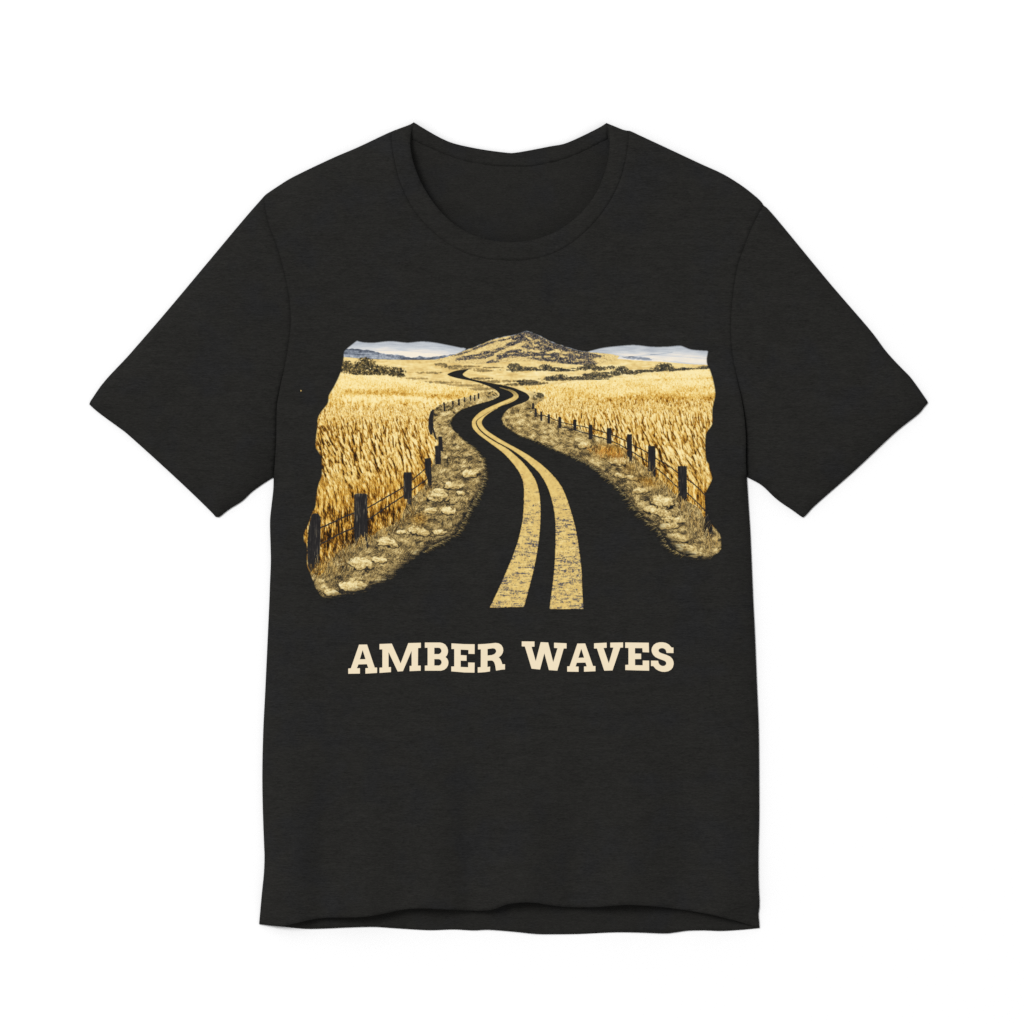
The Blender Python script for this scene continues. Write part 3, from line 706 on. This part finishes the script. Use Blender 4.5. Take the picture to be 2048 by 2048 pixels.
NECK_OUT = [(783.5,262),(782.6,274),(785.2,297.6),(789.8,323.5),(800.7,365),(824,414.1),(857.6,455.5),(909.4,495.6),(961.2,515),(1012.9,521),(1038.8,521),(1080.2,515),(1124.2,498.2),(1173.4,460.7),(1212.2,414.1),(1238,365),(1249.7,323.5),(1256.2,284.7),(1257,262)]
BACK_SEAM = [(824,279),(855,292.5),(883.5,305.4),(925,319.6),(966.3,328),(1007.8,331.3),(1035,331.8),(1062,331.3),(1106,323.5),(1152.7,308),(1216,277)]
ARM_L = [(528,391),(521.5,402),(524,424),(535.3,447.8),(550.8,481.4),(563.7,525.4),(575.4,574.6),(581.3,623.7),(580.6,660),(573.5,712),(559.9,777.6),(553.8,816.5),(552.6,881.2),(549.2,932.9),(546.6,955)]
ARM_L = [(528,391),(531,420),(540,455),(552,486),(563.7,525.4),(575.4,574.6),(581.3,623.7),(580.6,660),(573.5,712),(559.9,777.6),(553.8,816.5),(552.6,881.2),(549.2,932.9),(546.6,955)]
ARM_R = [(1527.6,410),(1517.8,427),(1503.5,455.5),(1489.3,491.7),(1475,533),(1468.4,569.4),(1462.6,621),(1461.4,660),(1464.6,706.5),(1473.8,757),(1485.4,811.3),(1491.2,868.2),(1491.6,920),(1494,954.2)]
FRONT_HEM = [(517.6,1849.3),(556.9,1852.6),(588.2,1847),(622.3,1838.7),(656.5,1835),(722,1833),(764.7,1827),(807.4,1818.5),(850,1815.7),(901.3,1818.5),(952.5,1821.4),(983.8,1818.5),(1002,1812.2),(1017,1807),(1042.7,1803.7),(1071.2,1804.6),(1105.3,1810.3),(1148,1814.3),(1199.3,1812.8),(1242,1808.8),(1270.4,1808.8),(1313.1,1812.3),(1370,1820),(1427,1829.9),(1472.5,1842),(1501,1851),(1519.5,1857.2)]
FRONT_STITCH = [(520.5,1802),(570,1796),(622,1789.5),(693.5,1784),(750.4,1780),(807,1772.5),(878.5,1769.6),(930,1772),(964,1773),(1006.6,1768),(1057,1758.5),(1099.6,1762),(1170.8,1769),(1242,1766.5),(1313,1771),(1370,1777),(1484,1797),(1518.7,1808)]
BACK_STITCH = [(700,1833),(850,1829.5),(940,1833),(1030,1836),(1100,1834),(1240,1834),(1356,1828),(1440,1836)]

def dens(p, step):
    p = np.asarray(p, float)
    s = np.concatenate([[0], np.cumsum(np.hypot(*np.diff(p, axis=0).T))])
    n = max(2, int(round(s[-1] / step)) + 1)
    q = np.linspace(0, s[-1], n)
    return np.stack([np.interp(q, s, p[:, 0]), np.interp(q, s, p[:, 1])], 1)
def curve(p, step=7., n=8): return dens(smooth_path(p, n=n), step)

K = {k: curve(v) for k, v in dict(SHL=SHOULDER_L, STL=SLEEVE_TOP_L, CFL=CUFF_L, UNL=UNDER_L, SDL=SIDE_L, BH=BACK_HEM, SDR=SIDE_R, UNR=UNDER_R,
     CFR=CUFF_R, STR=SLEEVE_TOP_R, SHR=SHOULDER_R, BN=BACK_NECK, NI=NECK_IN, NO=NECK_OUT, BS=BACK_SEAM, AL=ARM_L, AR=ARM_R, FH=FRONT_HEM,
     FS=FRONT_STITCH, BT=BACK_STITCH).items()}

def seg_dist(px, py, path):
    d = np.full(px.shape, 1e9)
    for a, b in zip(path[:-1], path[1:]):
        ab = b - a; L2 = (ab ** 2).sum() + 1e-9
        t = np.clip(((px - a[0]) * ab[0] + (py - a[1]) * ab[1]) / L2, 0, 1)
        d = np.minimum(d, (px - a[0] - t * ab[0]) ** 2 + (py - a[1] - t * ab[1]) ** 2)
    return np.sqrt(d)

class Field:
    """distance to a set of plan curves, looked up on a lattice for big point sets"""
    def __init__(self, paths): self.paths = paths
    def __call__(self, x, y):
        return np.min([seg_dist(x, y, p) for p in self.paths], 0)
D_OUT = Field([K[k] for k in ('SHL', 'STL', 'UNL', 'SDL', 'SDR', 'UNR', 'STR', 'SHR')])
D_CUFF = Field([K['CFL'], K['CFR']])
D_ARM = Field([K['AL'], K['AR']])
D_NO, D_NI, D_FS, D_FH, D_BS, D_BT = (Field([K[k]]) for k in ('NO', 'NI', 'FS', 'FH', 'BS', 'BT'))

def ss(a, b, x):
    t = np.clip((x - a) / (b - a), 0, 1); return t * t * (3 - 2 * t)
def dome(d, w): return np.sqrt(np.clip(1 - (1 - np.clip(d / w, 0, 1)) ** 2, 0, 1))

def fold_field(x, y):
    """soft drape: a few long folds running up from the hem and faint ones over the chest (mm)"""
    low = ss(1330, 1800, y)
    z = np.zeros_like(x)
    for cx, w, a, slant in FOLDS:
        c = cx + slant * (1830 - y)
        z = z + a * np.exp(-((x - c) / w) ** 2)
    z = z * low
    z += .9 * np.sin(x * .0105 + y * .0042 + .8) * ss(300, 700, y) * .6 + .6 * np.sin(y * .012 - x * .005)
    z += 1.2 * ss(1150, 1400, y) * np.sin(x * .021 + .35 * np.sin(y * .006) + 1.1) * .7
    return z
FOLDS = [(585,30,3.,.02),(645,30,-7.,.03),(735,40,6.0,.04),(862,34,7.0,.02),(942,28,-8.,.00),(1050,38,9.,.02),(1150,32,-7.5,.02),(1262,44,7.0,-.02),(1372,38,-7.0,-.03),(1450,28,3.5,-.03)]

def top_z(x, y, hem=True, sleeve=False):
    """height of the upper layer above the table in metres"""
    d = D_OUT(x, y); dc = D_CUFF(x, y)
    z = 1.9 + 12 * dome(d, 85)
    z = np.minimum(z, 2.0 + 11.5 * dome(dc, 95))
    # lie flatter toward the hem and round the neck
    z += 4.5 * ss(1700, 1830, y) * dome(d, 150)
    z += 5.0 * np.exp(-(D_NI(x, y) / 105) ** 2) * ss(255, 330, y)
    da = D_ARM(x, y)
    # valley where the sleeve tucks against the body
    tuck = ss(720, 900, y) * np.exp(-(da / 34) ** 2)
    z -= 5.0 * tuck if sleeve else -.6 * tuck
    z += fold_field(x, y) * dome(d, 120) * .8
    z -= .34 * np.exp(-(da / 2.2) ** 2) + .25 * np.exp(-(da / 9) ** 2)
    z -= .07 * np.exp(-(D_NO(x, y) / 2.0) ** 2)
    if hem:
        m = y > 1700
        if m.any():
            df = np.where(m, D_FS(x, y), 99)
            z -= .55 * np.exp(-(df / 2.6) ** 2)
            z += .55 * np.exp(-((df - 7) / 5) ** 2)
            z -= .9 * np.exp(-(np.where(m, D_FH(x, y), 99) / 4.) ** 2)
        dcl = dc
        z -= .32 * np.exp(-((dcl - 52) / 2.4) ** 2)
    for cxk in (517.6, 1519.5):
        z = z - (z - 2.0) * .8 * np.exp(-(((x - cxk) / 70) ** 2 + ((y - 1853) / 40) ** 2))
    return np.maximum(z, 1.6) * .001

def back_z(x, y):
    z = 1.3 + 3.6 * np.exp(-((np.abs(y - 245)) / 45) ** 2)
    z = z + .35 * np.sin(x * .02) * ss(1700, 1850, y) + .2 * ss(1780, 1860, y)
    z -= .40 * np.exp(-(D_BS(x, y) / 2.2) ** 2) + .30 * np.exp(-(seg_dist(x, y, K['BS'] + np.array([0, 8.])) / 1.8) ** 2)
    z += .25 * np.exp(-(seg_dist(x, y, K['BS'] + np.array([0, 4.])) / 2.4) ** 2)
    z -= .42 * np.exp(-(D_BT(x, y) / 2.) ** 2) + .36 * np.exp(-(seg_dist(x, y, K['BT'] + np.array([0, 7.])) / 1.8) ** 2)
    return z * .001

def loop(*parts):
    out = []
    for p in parts:
        p = list(map(tuple, p))
        if out and np.hypot(p[0][0] - out[-1][0], p[0][1] - out[-1][1]) < 1e-3: p = p[1:]
        out += p
    if np.hypot(out[0][0] - out[-1][0], out[0][1] - out[-1][1]) < 1e-3: out.pop()
    return np.array(out)

def inside(px, py, poly):
    c = np.zeros(px.shape, bool)
    x1, y1 = poly[-1]
    for x0, y0 in poly:
        if y0 != y1:
            hit = ((y0 > py) != (y1 > py)) & (px < (x1 - x0) * (py - y0) / (y1 - y0) + x0)
            c ^= hit
        x1, y1 = x0, y0
    return c

def triangulate(poly, step, inner=None, holes=()):
    """boundary + hexagonal interior points -> (points, triangles)"""
    lo, hi = poly.min(0), poly.max(0)
    pts = []
    if step:
        gy = np.arange(lo[1], hi[1], step * .866); gx = np.arange(lo[0], hi[0], step)
        GX, GY = np.meshgrid(gx, gy); GX = GX + (np.arange(len(gy)) % 2)[:, None] * step / 2
        GX, GY = GX.ravel(), GY.ravel()
        k = inside(GX, GY, poly)
        for h in holes: k &= ~inside(GX, GY, h)
        GX, GY = GX[k], GY[k]
        allp = [poly] + list(holes)
        d = np.min([seg_dist(GX, GY, np.vstack([q, q[:1]])) for q in allp], 0)
        k = d > step * .45
        pts = [(a, b) for a, b in zip(GX[k], GY[k])]
    if inner is not None:
        pts = pts + [tuple(p) for p in inner]
    n = len(poly); V = [Vector((float(a), float(b))) for a, b in poly]
    faces = [list(range(n))]
    for h in holes:
        faces.append(list(range(len(V), len(V) + len(h)))); V += [Vector((float(a), float(b))) for a, b in h]
    V += [Vector((float(a), float(b))) for a, b in pts]
    edges = []
    if not holes:
        v, e, f, ov, oe, of = delaunay_2d_cdt(V, [], faces, 1, 1e-5)
    else:
        E = []
        for fc in faces: E += [(fc[i], fc[(i + 1) % len(fc)]) for i in range(len(fc))]
        v, e, f, ov, oe, of = delaunay_2d_cdt(V, E, [], 2, 1e-5)
    v = np.array([(p[0], p[1]) for p in v]); f = [tuple(t) for t in f]
    if holes:
        c = np.array([v[list(t)].mean(0) for t in f])
        k = inside(c[:, 0], c[:, 1], poly)
        for h in holes: k &= ~inside(c[:, 0], c[:, 1], h)
        f = [t for t, q in zip(f, k) if q]
    return v, f

def panel(name, poly, zf, step=9., down=None, mat=None, parent=None, holes=(), smooth=True):
    """cloth panel: plan outline, height function, and a turned-down edge.  down(x, y, z) gives the edge's lower height"""
    v, f = triangulate(poly, step, holes=holes)
    z = zf(v[:, 0], v[:, 1])
    ed = {}
    tri = []
    for t in f:
        a, b, c = (v[i] for i in t[:3])
        if len(t) == 3 and (b[0] - a[0]) * (c[1] - a[1]) - (b[1] - a[1]) * (c[0] - a[0]) > 0:
            t = t[::-1]                                # plan y runs down: keep faces looking up
        tri.append(t)
        for i in range(len(t)):
            e = (t[i], t[(i + 1) % len(t)])
            ed[e] = 1
    border = [e for e in ed if (e[1], e[0]) not in ed]
    co = np.stack([wx(v[:, 0]), wy(v[:, 1]), z], 1)
    verts = [tuple(c) for c in co]
    faces = list(tri)
    if down is not None:
        idx = {}
        for a, b in border:
            for q in (a, b):
                if q not in idx:
                    idx[q] = len(verts)
                    verts.append((co[q][0], co[q][1], float(down(v[q][0], v[q][1], co[q][2]))))
            faces.append((b, a, idx[a], idx[b]))
    me = bpy.data.meshes.new(name)
    me.from_pydata(verts, [], faces)
    me.validate(); me.update()
    if smooth:
        me.polygons.foreach_set('use_smooth', [i < len(tri) for i in range(len(me.polygons))])
    return link(name, me, mat, parent)

CLOTH = .0011
def fall(x, y, z): return max(.0004, 0.0004)
def thin(x, y, z): return max(z - CLOTH, .0004)

shirt = bpy.data.objects.new('t_shirt', None); COL.objects.link(shirt)
shirt.empty_display_size = .1
shirt['label'] = 'charcoal heather short sleeved t-shirt printed with a winding road through wheat fields'
shirt['category'] = 't-shirt'

# back panel: lower layer, seen inside the neck and below the front hem
back_side_l = K['SDL'] + np.array([1.5, 0]); back_side_r = K['SDR'] - np.array([1.5, 0])
arm_l_in, arm_r_in = K['AL'][::-1] + np.array([8., 6]), K['AR'][::-1] + np.array([-8., 6])
back_poly = loop(K['BN'][::-1], [(1240, 290), (1380, 345), (1480, 400)], [(1460, 600), (1470, 800), (1484, 954)], K['SDR'][::-1][3:], K['BH'][::-1], K['SDL'][::-1][:-3],
                 [(556, 954), (570, 800), (590, 600), (560, 410), (660, 345), (790, 285)])
panel('back_panel', back_poly, back_z, 10., thin, M_FAB, shirt)

# front panel
nl, nr = K['NO'][0], K['NO'][-1]
shl = K['SHL']; shr = K['SHR']
il = int(np.argmin(np.hypot(*(shl - nl).T))); ir = int(np.argmin(np.hypot(*(shr - nr).T)))
NO = K['NO'].copy(); NO[0] = shl[il]; NO[-1] = shr[ir]
front_poly = loop(NO, shr[:ir + 1][::-1], K['AR'], K['SDR'][::-1], K['FH'][::-1], K['SDL'][::-1], K['AL'][::-1], shl[il:][::-1])
FHX = K['FH']
def front_edge(x, y, z):
    if seg_dist(np.array([x]), np.array([y]), FHX)[0] < 2 and 585 < x < 1500: return max(z - .0020, .0004)
    if seg_dist(np.array([x]), np.array([y]), NO)[0] < 2 and y > 270: return z - .002
    if min(seg_dist(np.array([x]), np.array([y]), K['AL'])[0], seg_dist(np.array([x]), np.array([y]), K['AR'])[0]) < 2 and y < 945: return z - .003 if y < 700 else .0004
    return .0004
front = panel('front_panel', front_poly, top_z, 8., front_edge, M_FAB, shirt)

# sleeves, one each side
def sleeve(parts):
    poly = loop(*parts)
    return panel('sleeve', poly, lambda x, y: top_z(x, y, sleeve=True), 9., lambda x, y, z: .0004, M_FAB, shirt)
sleeve([K['AL'], K['UNL'][::-1], K['CFL'][::-1], K['STL'][::-1]])
sleeve([K['AR'][::-1], K['STR'][::-1], K['CFR'][::-1], K['UNR'][::-1]])

# ribbed neckband: front band over the front panel, back band inside the neck
band_poly = loop(K['NI'], shr[ir:][::-1], NO[::-1], shl[:il + 1][::-1])
def band_z(x, y):
    di = D_NI(x, y)
    return top_z(x, y) + .00012 - .0016 * np.exp(-(di / 6) ** 2)
def band_edge(x, y, z):
    if seg_dist(np.array([x]), np.array([y]), K['NI'])[0] < 2 and y > 262: return z - .0016
    if y > 262 and seg_dist(np.array([x]), np.array([y]), NO)[0] < 2: return z - .0014
    return .0004 if y > 256 else z - .004
neckband = panel('neckband', band_poly, band_z, 6., band_edge, M_FAB, shirt)
bb = loop(K['BN'], K['BS'] if K['BS'][0][0] < 1000 else K['BS'][::-1])
def bband_z(x, y): return back_z(x, y) + .0007 - .0003 * np.exp(-(D_BS(x, y) / 4) ** 2)
panel('back_neckband', bb, bband_z, 6., lambda x, y, z: z - .0009 if y > 262 else .0012, M_FAB, shirt)

# ------------------------------------------------------------------ the printed picture
INK, ALPHA, LAB = paint()
gx, gy = np.meshgrid(np.arange(PW + 1) + PX0, np.arange(PH + 1) + PY0)
# height of the cloth on a coarse lattice, read smoothly in between
cx = np.arange(PX0 - 8, PX0 + PW + 16, 4.); cy = np.arange(PY0 - 8, PY0 + PH + 16, 4.)
CXm, CYm = np.meshgrid(cx, cy)
CZ = top_z(CXm.ravel(), CYm.ravel(), hem=False).reshape(CXm.shape)
def cloth_z(x, y):
    fx, fy = (x - cx[0]) / 4., (y - cy[0]) / 4.
    i, j = np.clip(fx.astype(int), 0, len(cx) - 2), np.clip(fy.astype(int), 0, len(cy) - 2)
    u, v = fx - i, fy - j
    return (CZ[j, i] * (1 - u) * (1 - v) + CZ[j, i + 1] * u * (1 - v) + CZ[j + 1, i] * (1 - u) * v + CZ[j + 1, i + 1] * u * v)
GZ = cloth_z(gx.ravel().astype(float), gy.ravel().astype(float)).reshape(gx.shape) + .00035
GX, GY = wx(gx), wy(gy)
lin = srgb(INK * 255) / LIGHT

def print_mesh(name, sel, parent, mat=M_INK):
    js, is_ = np.nonzero(sel)
    if not len(js): return None
    W1 = PW + 1
    q = np.stack([js * W1 + is_, (js + 1) * W1 + is_, (js + 1) * W1 + is_ + 1, js * W1 + is_ + 1], 1)
    used, inv = np.unique(q.ravel(), return_inverse=True)
    me = bpy.data.meshes.new(name)
    nv, nf = len(used), len(js)
    me.vertices.add(nv); me.loops.add(nf * 4); me.polygons.add(nf)
    co = np.stack([GX.ravel()[used], GY.ravel()[used], GZ.ravel()[used]], 1).astype(np.float32)
    me.vertices.foreach_set('co', co.ravel())
    me.loops.foreach_set('vertex_index', inv.astype(np.int32).ravel())
    me.polygons.foreach_set('loop_start', np.arange(0, nf * 4, 4, dtype=np.int32))
    me.update(calc_edges=True)
    c = np.concatenate([lin[js, is_], ALPHA[js, is_][:, None]], 1).astype(np.float32)
    at = me.attributes.new('ink', 'FLOAT_COLOR', 'CORNER')
    at.data.foreach_set('color', np.repeat(c, 4, 0).ravel())
    return link(name, me, mat, parent)

seen = ALPHA > .06
pic = bpy.data.objects.new('printed_landscape', None); COL.objects.link(pic); pic.parent = shirt
pic.empty_display_size = .05
pic['label'] = 'printed picture of an empty road winding through golden wheat to a hill'
NAMES = {0: ('meadow', 'pale open grassland left of the far road'), 17: ('meadow', 'pale open grassland right of the far road'),
         1: ('wheat_field', 'tall amber wheat field on the left of the road'), 2: ('wheat_field', 'amber wheat field on the right of the road'),
         3: ('roadside_verge', 'stony verge of dry grass left of the road'), 4: ('roadside_verge', 'grassy verge with pale stones right of the road'),
         5: ('hill', None), 6: ('distant_mountains', 'blue and cream ranges left of the hill'), 7: ('distant_mountains', 'pale blue ranges right of the hill'),
         8: ('road_line', None), 9: ('road_line', None), 10: ('bushes', 'dark rounded bushes at the left edge'), 11: ('bushes', 'upper row of dark bushes at the foot of the hill'), 19: ('bushes', 'lower row of dark bushes along the right wheat field'),
         12: ('fence_wire', None), 13: ('fence_wire', None), 14: ('fence_wire', None), 15: ('fence_wire', None), 18: ('ink_speck', None)}
for k, (nm, lb) in NAMES.items():
    o = print_mesh(nm, seen & (LAB == k), pic)
    if o and lb: o['label'] = lb
for k in range(20, 20 + len(POSTS)):
    print_mesh('fence_post', seen & (LAB == k), pic)

# ------------------------------------------------------------------ the printed words
def zl(p, ox): return np.array([(ox + a / 10.733, 1270 + b / 10.733) for a, b in p])
def arc(cx, cy, rx, ry, a0, a1, n=10):
    return [(cx + rx * math.cos(math.radians(a)), cy + ry * math.sin(math.radians(a))) for a in np.linspace(a0, a1, n)]
A1 = ([(72,830),(72,718),(128,712),(303,205),(475,203),(640,697),(690,697),(690,812),(440,828),(440,710),(500,706),(472,624),(290,630),(257,712),(322,710),(322,826)], [[(380,322),(320,520),(442,516)]])
M1 = ([(742,192),(1006,182),(1195,608),(1360,172),(1630,165),(1630,272),(1570,280),(1566,655),(1626,655),(1626,764),(1388,774),(1388,662),(1432,660),(1430,340),(1245,774),(1132,782),(936,364),(936,688),(988,686),(988,794),(742,812),(742,700),(803,696),(803,306),(742,308)], [])
B1 = ([(105,160),(430,160)] + [(490,172),(545,205),(585,262),(602,325),(600,380),(580,435),(547,470)] + [(585,505),(607,555),(611,600),(600,655),(570,705),(520,745),(455,764)] + [(105,764),(105,655),(165,652),(165,272),(105,272)],
      [[(308,272),(308,408),(400,408),(435,394),(458,360),(462,335),(452,304),(430,280),(400,272)], [(308,516),(308,652),(405,654),(440,640),(462,605),(465,580),(455,548),(432,524),(400,516)]])
E1 = ([(676,178),(950,194),(1174,197),(1172,406),(1040,402),(1040,320),(874,312),(874,430),(1000,436),(1000,553),(874,548),(874,684),(1034,690),(1034,588),(1174,592),(1170,806),(950,802),(672,778),(672,674),(736,672),(736,300),(676,298)], [])
R1 = ([(1245,198),(1400,190),(1530,178),(1620,168),(1690,178),(1745,212),(1780,270),(1788,330),(1775,385),(1740,440),(1690,478),(1720,508),(1745,555),(1768,626),(1824,626),(1824,738),(1760,742),(1632,764),(1612,640),(1590,580),(1560,552),(1525,545),(1448,550),(1448,686),(1506,676),(1502,780),(1400,796),(1240,806),(1240,692),(1304,688),(1306,308),(1245,308)],
      [[(1450,300),(1450,438),(1540,430),(1595,410),(1628,375),(1636,345),(1625,312),(1600,290),(1560,284)]])
W1 = ([(145,136),(418,138),(418,248),(356,252),(445,560),(550,152),(712,160),(820,582),(912,282),(838,276),(838,164),(1106,176),(1106,288),(1046,288),(908,764),(728,752),(630,390),(538,740),(356,722),(212,246),(145,242)], [])
A2 = ([(1120,784),(1120,672),(1172,668),(1338,182),(1506,180),(1674,664),(1726,664),(1726,776),(1480,786),(1480,674),(1540,672),(1512,590),(1326,594),(1300,674),(1364,676),(1364,788)], [[(1422,294),(1360,488),(1482,484)]])
V1 = ([(86,176),(355,162),(358,272),(290,278),(402,604),(500,268),(434,266),(434,162),(708,158),(708,266),(648,270),(482,758),(304,764),(148,288),(86,288)], [])
E2 = ([(754,158),(1260,164),(1266,372),(1128,366),(1122,280),(964,280),(964,396),(1096,398),(1096,514),(964,516),(966,646),(1130,648),(1130,546),(1268,548),(1268,764),(1000,758),(756,750),(756,640),(824,636),(824,276),(754,274)], [])
S1 = ([(1790,268),(1790,386),(1640,382),(1634,345),(1615,308),(1580,285),(1540,278),(1500,288),(1475,310),(1469,335),(1482,362),(1520,385),(1640,425),(1720,462),(1770,515),(1792,575),(1794,625),(1778,690),(1740,740),(1680,775),(1610,790),(1540,786),(1470,764),(1410,728),(1355,664),(1308,664),(1308,548),(1460,550),(1470,598),(1495,636),(1530,658),(1565,664),(1605,656),(1630,630),(1636,600),(1624,570),(1590,548),(1470,505),(1400,470),(1355,425),(1328,375),(1318,320),(1330,265),(1365,210),(1420,172),(1490,155),(1560,155),(1630,168),(1695,205),(1748,266)], [])
words = bpy.data.objects.new('printed_words', None); COL.objects.link(words); words.parent = shirt
words.empty_display_size = .05
words['label'] = 'cream slab lettering reading AMBER WAVES under the picture'
def letter_z(x, y): return top_z(x, y) + .00035
for (outer, holes), ox, ch in ((A1,690,'A'),(M1,690,'M'),(B1,840,'B'),(E1,840,'E'),(R1,840,'R'),(W1,1030,'W'),(A2,1030,'A'),(V1,1180,'V'),(E2,1180,'E'),(S1,1180,'S')):
    o = panel('letter', zl(outer, ox), letter_z, 7., None, M_CREAM, words, holes=[zl(h, ox) for h in holes], smooth=True)
    o['label'] = 'cream slab serif capital letter ' + ch
